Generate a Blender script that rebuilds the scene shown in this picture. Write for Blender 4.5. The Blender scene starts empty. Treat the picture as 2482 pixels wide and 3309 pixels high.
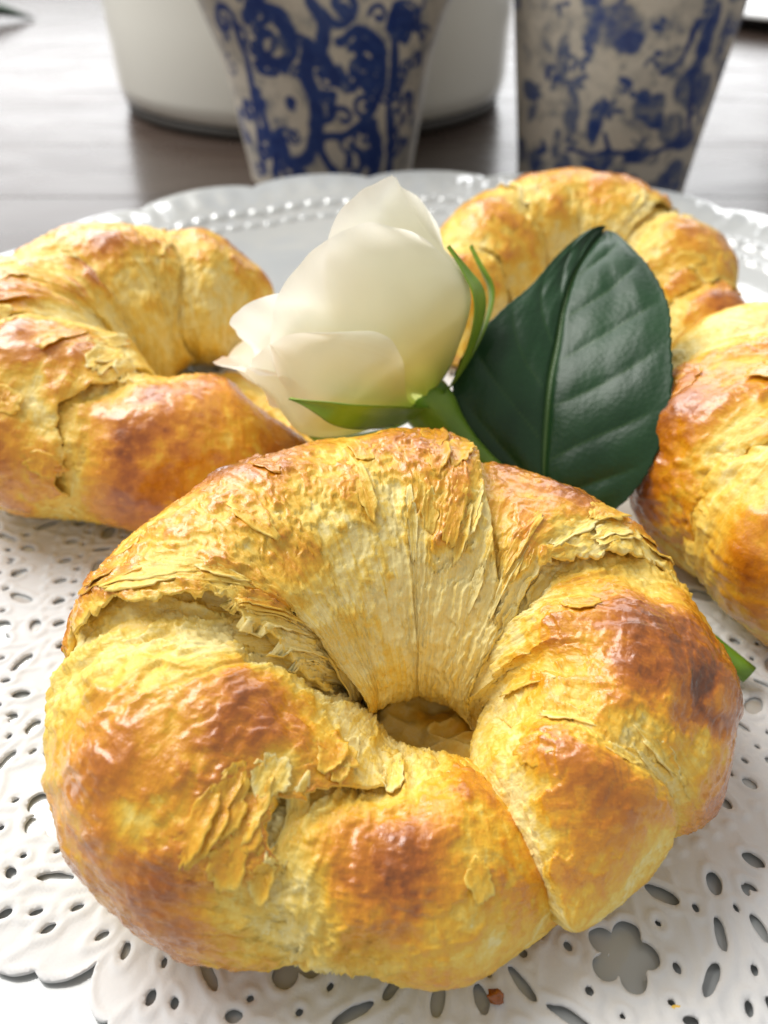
import bpy, math
import numpy as np

# ---------------------------------------------------------------- scene, camera, light
SC = bpy.context.scene
COL = SC.collection
CM = 0.01                                     # everything below is modelled in centimetres

PITCH = math.radians(38.0)
cam_d = bpy.data.cameras.new('camera')
cam = bpy.data.objects.new('camera', cam_d)
COL.objects.link(cam)
cam.location = (0, 0, 15.7 * CM)
cam.rotation_euler = (math.radians(90) - PITCH, 0, 0)
cam_d.sensor_fit = 'VERTICAL'
cam_d.sensor_height = 36.0
cam_d.lens = 18.0 / 0.625
cam_d.clip_start = 0.005
cam_d.clip_end = 20.0
cam_d.dof.use_dof = True
cam_d.dof.focus_distance = 0.162
cam_d.dof.aperture_fstop = 13.0
SC.camera = cam

SC.view_settings.view_transform = 'Standard'
SC.view_settings.look = 'None'
SC.view_settings.exposure = 0.48
SC.view_settings.gamma = 1.0
SC.view_settings.use_curve_mapping = False
SC.render.engine = 'CYCLES'
SC.cycles.use_denoising = True
SC.cycles.max_bounces = 8
SC.cycles.transparent_max_bounces = 8
SC.cycles.caustics_reflective = False
SC.cycles.caustics_refractive = False
SC.cycles.sample_clamp_indirect = 6.0

world = bpy.data.worlds.new('World')
SC.world = world
world.use_nodes = True
wb = world.node_tree.nodes['Background']
wb.inputs[0].default_value = (1.0, 0.985, 0.955, 1)
wb.inputs[1].default_value = 0.37

def area(name, loc, target, sx, sy, power, col):
    l = bpy.data.lights.new(name, 'AREA')
    l.shape = 'RECTANGLE'; l.size = sx; l.size_y = sy; l.energy = power; l.color = col
    o = bpy.data.objects.new(name, l); COL.objects.link(o)
    o.location = loc
    from mathutils import Vector
    o.rotation_euler = (Vector(target) - Vector(loc)).to_track_quat('-Z', 'Y').to_euler()
    return o
area('window_light', (-0.15, 2.5, 1.05), (0, 0.3, 0.2), 2.9, 1.9, 42.0, (0.97, 0.985, 1.0))
area('side_window_light', (-0.85, 0.72, 1.25), (0, 0.2, 0.0), 1.0, 1.0, 24.0, (1.0, 0.985, 0.95))

# ---------------------------------------------------------------- numeric helpers
rng = np.random.RandomState(7)
_perm = rng.permutation(256); _perm = np.concatenate([_perm, _perm, _perm])
_g = rng.normal(size=(256, 3)); _g /= np.linalg.norm(_g, axis=1)[:, None]

def noise3(x, y, z):
    x, y, z = np.broadcast_arrays(np.asarray(x, float), y, z)
    xi, yi, zi = np.floor(x).astype(int), np.floor(y).astype(int), np.floor(z).astype(int)
    xf, yf, zf = x - xi, y - yi, z - zi
    u, v, w = [t * t * t * (t * (t * 6 - 15) + 10) for t in (xf, yf, zf)]
    r = 0
    for dx in (0, 1):
        wx = u if dx else 1 - u
        for dy in (0, 1):
            wy = v if dy else 1 - v
            for dz in (0, 1):
                wz = w if dz else 1 - w
                h = _perm[_perm[_perm[(xi + dx) & 255] + ((yi + dy) & 255)] + ((zi + dz) & 255)]
                g = _g[h]
                r = r + wx * wy * wz * (g[..., 0] * (xf - dx) + g[..., 1] * (yf - dy) + g[..., 2] * (zf - dz))
    return r * 1.6

def fbm(P, f, o=3, seed=0.0):
    r = 0; a = 1.0
    for k in range(o):
        r = r + a * noise3(P[..., 0] * f + seed, P[..., 1] * f + seed * 1.7 + 3.1, P[..., 2] * f - seed * 0.6)
        f *= 2.03; a *= 0.5
    return r

def sst(a, b, x):
    t = np.clip((x - a) / (b - a), 0, 1)
    return t * t * (3 - 2 * t)

def crom(pts, u):
    pts = np.asarray(pts, float); m = len(pts)
    p = np.vstack([2 * pts[0] - pts[1], pts, 2 * pts[-1] - pts[-2]])
    u = np.clip(np.asarray(u) * (m - 1), 0, m - 1)
    i = np.minimum(u.astype(int), m - 2); f = (u - i)[:, None]
    a, b, c, d = p[i], p[i + 1], p[i + 2], p[i + 3]
    return .5 * ((2 * b) + (-a + c) * f + (2 * a - 5 * b + 4 * c - d) * f * f + (-a + 3 * b - 3 * c + d) * f ** 3)

# ---------------------------------------------------------------- object helpers
def tag(o, label=None, cat=None, group=None, kind=None):
    if label: o['label'] = label
    if cat: o['category'] = cat
    if group: o['group'] = group
    if kind: o['kind'] = kind
    return o

def empty(name, loc=(0, 0, 0)):
    o = bpy.data.objects.new(name, None); COL.objects.link(o)
    o.location = [c * CM for c in loc]; o.empty_display_size = 0.01
    return o

def mesh_raw(name, V, loops, totals, mat, parent=None, attrs=None, smooth=True, origin=(0, 0, 0)):
    """V in cm (scene coordinates); loops: flat vertex index list; totals: loop count of each face"""
    V = np.asarray(V, np.float64).reshape(-1, 3)
    org = np.asarray(origin, float)
    me = bpy.data.meshes.new(name)
    me.vertices.add(len(V)); me.vertices.foreach_set('co', ((V - org) * CM).astype(np.float32).ravel())
    loops = np.asarray(loops, np.int32).ravel(); totals = np.asarray(totals, np.int32)
    me.loops.add(len(loops)); me.loops.foreach_set('vertex_index', loops)
    me.polygons.add(len(totals))
    st = np.concatenate([[0], np.cumsum(totals)[:-1]]).astype(np.int32)
    me.polygons.foreach_set('loop_start', st)
    me.update(calc_edges=True)
    me.validate()
    me.polygons.foreach_set('use_smooth', np.full(len(me.polygons), bool(smooth)))
    for k, a in (attrs or {}).items():
        at = me.attributes.new(k, 'FLOAT', 'POINT')
        at.data.foreach_set('value', np.asarray(a, np.float32).ravel())
    if mat: me.materials.append(mat)
    o = bpy.data.objects.new(name, me); COL.objects.link(o)
    if parent is not None:
        o.parent = parent
        po = parent
        pl = np.zeros(3)
        while po is not None:
            pl += np.array(po.location); po = po.parent
        o.location = [c * CM - p for c, p in zip(org, pl)]
    else:
        o.location = [c * CM for c in org]
    return o

def grid_faces(n, m, cyc_m=False, cyc_n=False):
    i = np.arange(n if cyc_n else n - 1); j = np.arange(m if cyc_m else m - 1)
    I, J = np.meshgrid(i, j, indexing='ij')
    I2, J2 = (I + 1) % n, (J + 1) % m
    q = np.stack([I * m + J, I2 * m + J, I2 * m + J2, I * m + J2], -1).reshape(-1, 4)
    return q

def grid(name, V, mat, parent=None, cyc_m=False, cyc_n=False, attrs=None, flip=False, origin=(0, 0, 0), smooth=True):
    n, m = V.shape[:2]
    q = grid_faces(n, m, cyc_m, cyc_n)
    if flip: q = q[:, ::-1]
    return mesh_raw(name, V, q, np.full(len(q), 4), mat, parent, attrs, smooth, origin)

def lathe(name, prof, cx, cy, mat, parent=None, n=96, attrs_fn=None, origin=None):
    prof = np.asarray(prof, float); th = np.linspace(0, 2 * math.pi, n, endpoint=False)
    V = np.stack([cx + prof[:, :1] * np.cos(th), cy + prof[:, :1] * np.sin(th), prof[:, 1:2] + 0 * th], -1)
    at = attrs_fn(prof, th) if attrs_fn else None
    return grid(name, V, mat, parent, cyc_m=True, attrs=at, origin=origin or (cx, cy, prof[0, 1]), flip=True)

def tube(name, pts, mat, parent=None, n=40, m=14, origin=(0, 0, 0), cap=True):
    """pts rows: x,y,z,r"""
    C = crom(pts, np.linspace(0, 1, n)); c = C[:, :3]; r = np.maximum(C[:, 3], 0.005)
    T = np.gradient(c, axis=0); T /= np.linalg.norm(T, axis=1)[:, None]
    ref = np.array([0.13, 0.2, 1.0]) if abs(T[0, 2]) < .9 else np.array([1.0, 0.1, 0])
    A = np.cross(T, ref); A /= np.linalg.norm(A, axis=1)[:, None]; B = np.cross(T, A)
    a = np.linspace(0, 2 * math.pi, m, endpoint=False)
    if cap:
        c = np.vstack([c[:1], c, c[-1:]]); r = np.concatenate([[0.004], r, [0.004]])
        A = np.vstack([A[:1], A, A[-1:]]); B = np.vstack([B[:1], B, B[-1:]])
    V = c[:, None] + r[:, None, None] * (np.cos(a)[None, :, None] * A[:, None] + np.sin(a)[None, :, None] * B[:, None])
    return grid(name, V, mat, parent, cyc_m=True, origin=origin)

# ---------------------------------------------------------------- materials
def new_mat(name):
    m = bpy.data.materials.new(name); m.use_nodes = True
    nt = m.node_tree; b = nt.nodes['Principled BSDF']
    return m, nt, b
def nd(nt, t, **kw):
    n = nt.nodes.new(t)
    for k, v in kw.items(): setattr(n, k, v)
    return n
def ramp(nt, stops, fac, interp='LINEAR'):
    r = nd(nt, 'ShaderNodeValToRGB'); r.color_ramp.interpolation = interp
    el = r.color_ramp.elements
    while len(el) < len(stops): el.new(0.5)
    for e, (p, c) in zip(el, stops): e.position = p; e.color = tuple(c) + (1,)
    nt.links.new(fac, r.inputs[0]); return r
def math_n(nt, op, a, b=None, c=None, clamp=False):
    n = nd(nt, 'ShaderNodeMath', operation=op); n.use_clamp = clamp
    for k, v in enumerate((a, b, c)):
        if v is None: continue
        if isinstance(v, (int, float)): n.inputs[k].default_value = v
        else: nt.links.new(v, n.inputs[k])
    return n.outputs[0]
def noise_n(nt, scale, detail=3, rough=.55, vec=None, dist=0.0):
    n = nd(nt, 'ShaderNodeTexNoise'); n.inputs['Scale'].default_value = scale
    n.inputs['Detail'].default_value = detail; n.inputs['Roughness'].default_value = rough
    n.inputs['Distortion'].default_value = dist
    if vec is not None: nt.links.new(vec, n.inputs['Vector'])
    return n.outputs['Fac']
def obj_co(nt): return nd(nt, 'ShaderNodeTexCoord').outputs['Object']
def attr(nt, name):
    a = nd(nt, 'ShaderNodeAttribute'); a.attribute_name = name; return a.outputs['Fac']
def bump(nt, b, h, strength, dist):
    n = nd(nt, 'ShaderNodeBump'); n.inputs['Strength'].default_value = strength; n.inputs['Distance'].default_value = dist
    nt.links.new(h, n.inputs['Height']); nt.links.new(n.outputs[0], b.inputs['Normal']); return n

def pastry_material():
    m, nt, b = new_mat('baked_pastry')
    co = obj_co(nt)
    bk = attr(nt, 'bake')
    cb = nd(nt, 'ShaderNodeCombineXYZ'); nt.links.new(attr(nt, 'fu'), cb.inputs[0]); nt.links.new(attr(nt, 'fv'), cb.inputs[1])
    mp = nd(nt, 'ShaderNodeMapping'); nt.links.new(cb.outputs[0], mp.inputs[0]); mp.inputs['Scale'].default_value = (7.5, 1.1, 1)
    fib = noise_n(nt, 1.0, 4, .62, mp.outputs[0], .5)                   # grain of the laminated dough, running round the roll
    n1 = noise_n(nt, 330, 5, .66, co); n2 = noise_n(nt, 1500, 3, .6, co)
    pale_w = math_n(nt, 'SUBTRACT', 1.0, math_n(nt, 'MULTIPLY', bk, 1.5), None, True)
    f = math_n(nt, 'MULTIPLY_ADD', math_n(nt, 'SUBTRACT', n1, .5), .26, bk)
    f = math_n(nt, 'MULTIPLY_ADD', math_n(nt, 'SUBTRACT', n2, .5), .16, f)
    fw = math_n(nt, 'MULTIPLY', math_n(nt, 'SUBTRACT', fib, .5), math_n(nt, 'MULTIPLY_ADD', pale_w, .35, .14))
    f = math_n(nt, 'ADD', f, fw, None, True)
    r = ramp(nt, [(0.0, (.88, .73, .31)), (.12, (.85, .61, .125)), (.27, (.80, .46, .036)), (.43, (.73, .31, .010)),
                  (.60, (.56, .185, .006)), (.78, (.36, .095, .004)), (1.0, (.13, .032, .003))], f)
    nt.links.new(r.outputs[0], b.inputs['Base Color'])
    rr = nd(nt, 'ShaderNodeMapRange'); nt.links.new(f, rr.inputs[0])
    rr.inputs[1].default_value = .1; rr.inputs[2].default_value = .5; rr.inputs[3].default_value = .50; rr.inputs[4].default_value = .26
    nt.links.new(rr.outputs[0], b.inputs['Roughness'])
    b.inputs['Specular IOR Level'].default_value = .5
    b.inputs['Coat Roughness'].default_value = .10
    cw = nd(nt, 'ShaderNodeMapRange'); nt.links.new(f, cw.inputs[0])
    cw.inputs[1].default_value = .22; cw.inputs[2].default_value = .5; cw.inputs[3].default_value = .10; cw.inputs[4].default_value = .75
    nt.links.new(cw.outputs[0], b.inputs['Coat Weight'])
    v = nd(nt, 'ShaderNodeTexVoronoi'); v.inputs['Scale'].default_value = 430; v.feature = 'SMOOTH_F1'
    nt.links.new(co, v.inputs['Vector'])
    h = math_n(nt, 'MULTIPLY_ADD', v.outputs['Distance'], .30, noise_n(nt, 620, 5, .66, co))
    h = math_n(nt, 'MULTIPLY_ADD', fib, math_n(nt, 'MULTIPLY_ADD', pale_w, 1.3, .5), h)
    bump(nt, b, h, .36, .0010)
    b2 = nd(nt, 'ShaderNodeBump'); b2.inputs['Strength'].default_value = .30; b2.inputs['Distance'].default_value = .0010
    nt.links.new(noise_n(nt, 420, 3, .55, co), b2.inputs['Height']); nt.links.new(b2.outputs[0], b.inputs['Coat Normal'])
    return m
M_PASTRY = pastry_material()

def simple(name, col, rough=.5, spec=.5, **kw):
    m, nt, b = new_mat(name)
    b.inputs['Base Color'].default_value = tuple(col) + (1,)
    b.inputs['Roughness'].default_value = rough; b.inputs['Specular IOR Level'].default_value = spec
    for k, v in kw.items(): b.inputs[k].default_value = v
    return m, nt, b

def paper_material():
    m, nt, b = simple('doily_paper', (.70, .70, .705), .8, .2)
    co = obj_co(nt)
    h = math_n(nt, 'MULTIPLY_ADD', noise_n(nt, 1600, 3, .6, co), .5, noise_n(nt, 260, 3, .6, co))
    bump(nt, b, h, .22, .0006)
    return m
M_PAPER = paper_material()
def glass_white():
    m, nt, b = simple('milk_glass', (.56, .58, .58), .10, .5)
    b.inputs['Transmission Weight'].default_value = .2
    b.inputs['Coat Weight'].default_value = .3; b.inputs['Coat Roughness'].default_value = .04
    co = obj_co(nt)
    bump(nt, b, noise_n(nt, 90, 2, .5, co), .12, .001)
    return m
M_PLATE = glass_white()
def table_material():
    m, nt, b = new_mat('varnished_wood')
    co = obj_co(nt)
    mp = nd(nt, 'ShaderNodeMapping'); nt.links.new(co, mp.inputs[0]); mp.inputs['Scale'].default_value = (1.2, 14, 14)
    g = noise_n(nt, 6, 6, .65, mp.outputs[0], .6)
    mp2 = nd(nt, 'ShaderNodeMapping'); nt.links.new(co, mp2.inputs[0]); mp2.inputs['Scale'].default_value = (2, 3, 3)
    g2 = noise_n(nt, 4, 4, .6, mp2.outputs[0], .8)
    r = ramp(nt, [(.25, (.035, .024, .019)), (.5, (.055, .038, .030)), (.75, (.075, .055, .045))], g)
    nt.links.new(r.outputs[0], b.inputs['Base Color'])
    rr = nd(nt, 'ShaderNodeMapRange'); nt.links.new(g2, rr.inputs[0])
    rr.inputs[1].default_value = .35; rr.inputs[2].default_value = .7; rr.inputs[3].default_value = .22; rr.inputs[4].default_value = .32
    nt.links.new(rr.outputs[0], b.inputs['Roughness'])
    b.inputs['Coat Weight'].default_value = .1; b.inputs['Coat Roughness'].default_value = .15; b.inputs['Specular IOR Level'].default_value = .14
    bump(nt, b, noise_n(nt, 40, 3, .5, co), .05, .002)
    return m
M_TABLE = table_material()

# ---------------------------------------------------------------- table
Z_T = -2.0
table = empty('table', (0, 90, Z_T)); tag(table, kind='structure')
edges_y = [-22, -6, 10, 26.4, 41.8, 58, 71.8, 88, 104, 120, 137, 153, 170, 187, 205]
for k in range(len(edges_y) - 1):
    y0, y1 = edges_y[k] + .03, edges_y[k + 1] - .03
    xs = np.linspace(-150, 150, 3); b_ = .06
    prof = [(y0, Z_T - 2.2), (y0, Z_T - b_), (y0 + b_, Z_T), (y1 - b_, Z_T), (y1, Z_T - b_), (y1, Z_T - 2.2)]
    V = np.array([[(x, y, z) for (y, z) in prof] for x in xs])
    grid('plank', V, M_TABLE, table, origin=(17.0 * k, (y0 + y1) / 2, Z_T), smooth=False, flip=True)

# ---------------------------------------------------------------- platter
def build_platter():
    CX, CY, A, B, ex = 2.5, 21.5, 22.4, 28.4, 2.3
    nth = 900
    th = np.linspace(0, 2 * math.pi, nth, endpoint=False)
    ct, st = np.cos(th), np.sin(th)
    R0 = 1.0 / (np.abs(ct / A) ** ex + np.abs(st / B) ** ex) ** (1 / ex)
    w = (th / (2 * math.pi) * 26) % 1.0                                  # scalloped edge
    sc = np.abs(np.sin(math.pi * w)) ** .55
    rho = np.concatenate([np.linspace(0.02, .70, 14), np.linspace(.705, 1.0, 130)])
    V = np.zeros((len(rho), nth, 3))
    for i, p in enumerate(rho):
        k = sst(.78, 1.0, p)
        r = R0 * p * (1 + k * (.022 * sc - .016))
        z = 1.75 * sst(.74, 1.02, p) ** 1.15 - 0.25 * sst(.76, .73, p) * 0
        z = z + k * .22 * sc
        # beads in rows and pressed ribs near the edge
        n1 = 150
        bx = ((th / (2 * math.pi) * n1) % 1 - .5) * 2
        d2 = bx ** 2 + ((p - .905) / .011) ** 2
        z = z + .17 * np.sqrt(np.clip(1 - d2, 0, 1))
        bx2 = ((th / (2 * math.pi) * n1 + .5) % 1 - .5) * 2
        d2 = bx2 ** 2 + ((p - .872) / .009) ** 2
        z = z + .12 * np.sqrt(np.clip(1 - d2, 0, 1))
        z = z + .03 * np.cos(th * 104) * sst(.925, .95, p) * sst(1.0, .975, p)
        V[i] = np.stack([CX + r * ct, CY + r * st, 0 * r + z], -1)
    rim = V[-1].copy()
    out = rim + np.stack([.14 * ct, .14 * st, -.18 + 0 * ct], -1)
    und = [out]
    for p, zz in ((.95, 1.2), (.85, .2), (.76, -.75), (.70, -1.2), (.62, -1.3), (.60, -1.95), (.58, -1.95), (.56, -1.2), (.0, -1.2)):
        und.append(np.stack([CX + R0 * p * ct, CY + R0 * p * st, zz + 0 * ct], -1))
    V = np.concatenate([V, np.array(und)], 0)
    c = np.repeat(np.array([[[CX, CY, 0.0]]]), nth, 1)
    V = np.concatenate([c, V], 0)
    o = grid('platter', V, M_PLATE, None, cyc_m=True, origin=(CX, CY, Z_T), flip=True)
    tag(o, 'oval milky white glass platter with scalloped beaded rim under the croissants', 'platter')
build_platter()

# ---------------------------------------------------------------- paper doily (marching squares in polar coordinates)
def build_doily():
    CX, CY, N = 1.5, 19.0, 13
    nr, nt = 178, 1352
    r = np.linspace(5.6, 15.75, nr); t = np.linspace(0, 2 * math.pi, nt, endpoint=False)
    Rr, Tt = np.meshgrid(r, t, indexing='ij')
    notch = math.atan2(6.64 - CY, -5.2 - CX)
    per = 2 * math.pi / N
    a = ((Tt - notch) / per) % 1.0 - .5                               # 0 = lobe centre, +-.5 = notch
    x = a * per * Rr; ax = np.abs(x)
    P3 = np.stack([Rr * np.cos(Tt), Rr * np.sin(Tt), 0 * Rr], -1)
    edge = 14.05 + 1.25 * np.clip(np.cos(math.pi * a), 0, 1) ** .55
    sp = 8
    edge = edge + .20 * np.abs(np.sin((a + .5) * sp * math.pi)) ** .7 - .1
    F = edge - Rr                                                     # >0 paper
    def cut(sd):                                                      # sd<0 inside the hole
        nonlocal F
        F = np.minimum(F, sd)
    def ell(px, py, rx, ry, rot=0.0, sym=True):
        X = (ax if sym else x) - px; Y = Rr - py
        c, s = math.cos(rot), math.sin(rot)
        u, v = X * c + Y * s, -X * s + Y * c
        k = np.sqrt((u / rx) ** 2 + (v / ry) ** 2) + 1e-9
        return (k - 1) * min(rx, ry)
    # five petalled flower in the lobe
    for q in range(5):
        an = math.pi / 2 + q * 2 * math.pi / 5
        cut(ell((.42 * math.cos(an)), 12.55 + .42 * math.sin(an), .25, .25, 0, False))
    cut(ell(0, 12.55, .24, .24, 0, False))
    cut(ell(1.35, 13.35, .12, .38, .9)); cut(ell(1.95, 12.75, .11, .34, .35))
    cut(ell(1.25, 11.75, .14, .40, -.75)); cut(ell(2.35, 11.95, .16, .22, 0.2)); cut(ell(2.75, 12.95, .13, .28, -.1))
    cut(ell(0, 13.95, .22, .13)); cut(ell(.62, 13.85, .16, .11, .3)); cut(ell(0, 11.35, .24, .15))
    for q in range(4):
        cut(ell((q + .5) * per * 14.2 / sp, 14.55 - .075 * (q + .5) ** 2 * 1.0, .10, .16, .1))
    cut(ell(.85, 13.0, .07, .10)); cut(ell(.9, 12.2, .07, .09)); cut(ell(1.75, 12.2, .08, .11)); cut(ell(2.5, 12.5, .07, .1)); cut(ell(2.2, 13.5, .08, .12, .4)); cut(ell(2.9, 12.3, .07, .12)); cut(ell(.45, 13.5, .07, .07)); cut(ell(1.7, 14.0, .08, .14, .6))
    # round holes ring
    def ring(rad, n, rx, ry, off=0.0):
        w = ((Tt / (2 * math.pi)) * n + off) % 1 - .5
        X = w * 2 * math.pi * rad / n; Y = Rr - rad
        k = np.sqrt((X / rx) ** 2 + (Y / ry) ** 2) + 1e-9
        return (k - 1) * min(rx, ry)
    cut(ring(10.75, 78, .13, .17)); cut(ring(9.75, 39, .32, .20)); cut(ring(9.75, 39, .08, .28, .5)); cut(ring(10.35, 117, .07, .09)); cut(ring(9.25, 104, .07, .08))
    cut(ring(8.75, 65, .12, .15)); cut(ring(7.7, 26, .22, .40)); cut(ring(7.7, 52, .09, .2, .5))
    cut(ring(6.7, 52, .11, .14))
    # embossing
    F = F + .022 * fbm(P3, 3.5, 2, 44.0) * sst(0, .4, 15.9 - Rr)
    E = .055 * np.exp(-((F - .09) / .060) ** 2)
    for rad, n in ((10.2, 150), (11.15, 160), (9.2, 130), (8.25, 120)):
        w = ((Tt / (2 * math.pi)) * n) % 1 - .5
        X = w * 2 * math.pi * rad / n; d2 = (X / .17) ** 2 + ((Rr - rad) / .15) ** 2
        E = np.maximum(E, .065 * np.clip(1 - d2, 0, 1))
    E = np.maximum(E, .05 * np.exp(-((np.abs(np.sin(a * 6 * math.pi + Rr * .9)) * .5) / .12) ** 2) * sst(11.2, 11.6, Rr))
    wav = .10 * fbm(P3, .16, 2, 4.0) + .035 * fbm(P3, .5, 2, 9.0) + .004 * fbm(P3, 3.0, 2, 2.0)
    cres = .03 * np.abs(fbm(P3, .8, 2, 21.0))
    Z = .15 + wav + E - cres + .12 * sst(13.2, 15.2, Rr) * (.5 + fbm(P3, .3, 1, 31.0))
    Z = np.maximum(Z, .07)
    grid_i = np.arange(nr * nt).reshape(nr, nt)
    V = np.stack([CX + P3[..., 0], CY + P3[..., 1], Z], -1).reshape(-1, 3)
    # edge crossings
    def lerp_pts(i0, i1):
        f0, f1 = F.ravel()[i0], F.ravel()[i1]
        w = np.clip(f0 / (f0 - f1), .02, .98)[:, None]
        return V[i0] * (1 - w) + V[i1] * w
    nxt = (np.arange(nt) + 1) % nt
    ins = F > 0
    hv = -np.ones((nr - 1, nt), int)                                   # along r
    m = ins[:-1] != ins[1:]; i0 = grid_i[:-1][m]; i1 = grid_i[1:][m]
    base = len(V); hv[m] = base + np.arange(m.sum()); V2 = [V, lerp_pts(i0, i1)]; base += m.sum()
    tv = -np.ones((nr, nt), int)                                       # along t
    m = ins != ins[:, nxt]; i0 = grid_i[m]; i1 = grid_i[:, nxt][m]
    tv[m] = base + np.arange(m.sum()); V2.append(lerp_pts(i0, i1)); V = np.concatenate(V2)
    c0, c1 = grid_i[:-1], grid_i[1:]; c2, c3 = grid_i[1:][:, nxt], grid_i[:-1][:, nxt]
    e01, e12, e23, e30 = hv, tv[1:], hv[:, nxt], tv[:-1]
    code = ins[:-1] * 1 + ins[1:] * 2 + ins[1:][:, nxt] * 4 + ins[:-1][:, nxt] * 8
    C = [c0, c1, c2, c3]; Ed = [e01, e12, e23, e30]
    loops, totals, segs = [], [], []
    for k in range(1, 16):
        poly = []; cross = []
        for q in range(4):
            if k >> q & 1: poly.append(C[q])
            if (k >> q & 1) != (k >> ((q + 1) % 4) & 1): poly.append(Ed[q]); cross.append(len(poly) - 1)
        s = code == k
        if not s.any(): continue
        arr = np.stack([p[s] for p in poly], -1)
        loops.append(arr.ravel()); totals.append(np.full(len(arr), arr.shape[1]))
        L = len(poly)
        for i in cross:
            j = (i + 1) % L
            if j in cross: segs.append(arr[:, [i, j]])
    segs = np.concatenate(segs)
    # paper edge: short wall below each cut edge
    low = np.unique(segs); mp = -np.ones(len(V), int); mp[low] = len(V) + np.arange(len(low))
    VL = V[low].copy(); VL[:, 2] = np.maximum(VL[:, 2] - .075, .02)
    V = np.concatenate([V, VL])
    walls = np.stack([segs[:, 1], segs[:, 0], mp[segs[:, 0]], mp[segs[:, 1]]], -1)
    loops.append(walls.ravel()); totals.append(np.full(len(walls), 4))
    loops = np.concatenate(loops); totals = np.concatenate(totals)
    used = np.unique(loops); rm = -np.ones(len(V), int); rm[used] = np.arange(len(used))
    V = V[used]; loops = rm[loops]
    # plain centre disc
    nb = len(V); tt = np.linspace(0, 2 * math.pi, 128, endpoint=False)
    rad = np.array([5.62, 3.0]); D = np.stack([CX + rad[:, None] * np.cos(tt), CY + rad[:, None] * np.sin(tt), np.full((2, 128), .14)], -1).reshape(-1, 3)
    V = np.concatenate([V, D, [[CX, CY, .14]]])
    q = grid_faces(2, 128, True) + nb; tri = np.stack([nb + 128 + np.arange(128), nb + 128 + (np.arange(128) + 1) % 128, np.full(128, nb + 256)], -1)
    loops = np.concatenate([loops, q.ravel(), tri.ravel()]); totals = np.concatenate([totals, np.full(128, 4), np.full(128, 3)])
    o = mesh_raw('paper_doily', V, loops, totals, M_PAPER, None, None, True, (CX, CY, 0))
    tag(o, 'white embossed paper lace doily lying on the platter under the croissants', 'doily')
build_doily()

# ---------------------------------------------------------------- croissants
class Roll:
    def __init__(s, pts, seed=0.0, capl=.035):
        n = 900; s.u = np.linspace(0, 1, n); C = crom(pts, s.u)
        c = C[:, :3]; s.c = c; s.rh, s.rv = C[:, 3], C[:, 4]
        T = np.gradient(c, axis=0); T[:, 2] *= .3; T /= np.linalg.norm(T, axis=1)[:, None]
        N = np.cross(T, [0, 0, 1.]); N /= np.linalg.norm(N, axis=1)[:, None]
        cen = c[:, :2].mean(0); N *= np.sign(((c[:, :2] - cen) * N[:, :2]).sum()); s.N = N
        s.L = np.linalg.norm(np.diff(c, axis=0), axis=1).sum(); s.seed = seed; s.capl = capl; s.layers = []; s.fill = 0.0
    def at(s, a, u): return np.interp(u, s.u, a)
    def pos(s, u, ph, off):
        u = np.clip(u, 0, 1)
        cap = np.sqrt(np.clip(1 - (1 - np.clip(np.minimum(u, 1 - u) / s.capl, 0, 1)) ** 2, 0, 1))
        c = np.stack([s.at(s.c[:, k], u) for k in range(3)], -1)
        N = np.stack([s.at(s.N[:, k], u) for k in range(3)], -1)
        fill = s.fill * sst(0.0, .8, -np.sin(ph)) * sst(.75, -.35, np.cos(ph)) * sst(.06, .16, np.minimum(u, 1 - u))
        rh = (s.at(s.rh, u) + off + fill) * cap; rv = (s.at(s.rv, u) + off) * cap
        X = c + (rh * np.sin(ph))[..., None] * N
        X[..., 2] += rv * np.cos(ph)
        fl, k = .16, .22
        X[..., 2] = fl + k * np.logaddexp(0, (X[..., 2] - fl) / k)
        return X
    def rad(s, u): return .5 * (s.at(s.rh, u) + s.at(s.rv, u))

def cyc_interp(phi, table):
    """table of (degrees, value), periodic"""
    t = sorted(table); d = np.radians([a for a, _ in t]); v = np.array([b for _, b in t], float)
    d = np.concatenate([d - 2 * math.pi, d, d + 2 * math.pi]); v = np.concatenate([v, v, v])
    return np.interp(phi, d, v)

def smooth_cyc(a, k):
    K = np.hanning(2 * k + 1); K /= K.sum(); n = len(a)
    return np.convolve(np.concatenate([a[-k:], a, a[:k]]), K, 'valid')[:n]

def ragged(roll, phi, uc, amp, seed):
    r = roll.at(roll.rh, np.array([uc]))[0]
    q = np.stack([np.sin(phi) * r, np.cos(phi) * r, 0 * phi + seed], -1)
    m1 = sst(-.15, .35, fbm(q, .45, 1, seed + 21)); m2 = sst(-.1, .3, fbm(q, .8, 1, seed + 27))
    n = .9 * fbm(q, .6, 2, seed) + .65 * m1 * fbm(q, 2.1, 2, seed + 5) + .30 * m2 * fbm(q, 6.5, 2, seed + 9)
    deep = -np.clip(np.abs(fbm(q, 1.6, 2, seed + 15)) * -3.0 + .55, 0, 1) * m1 * .9
    return amp * (n + deep) / roll.L

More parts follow.
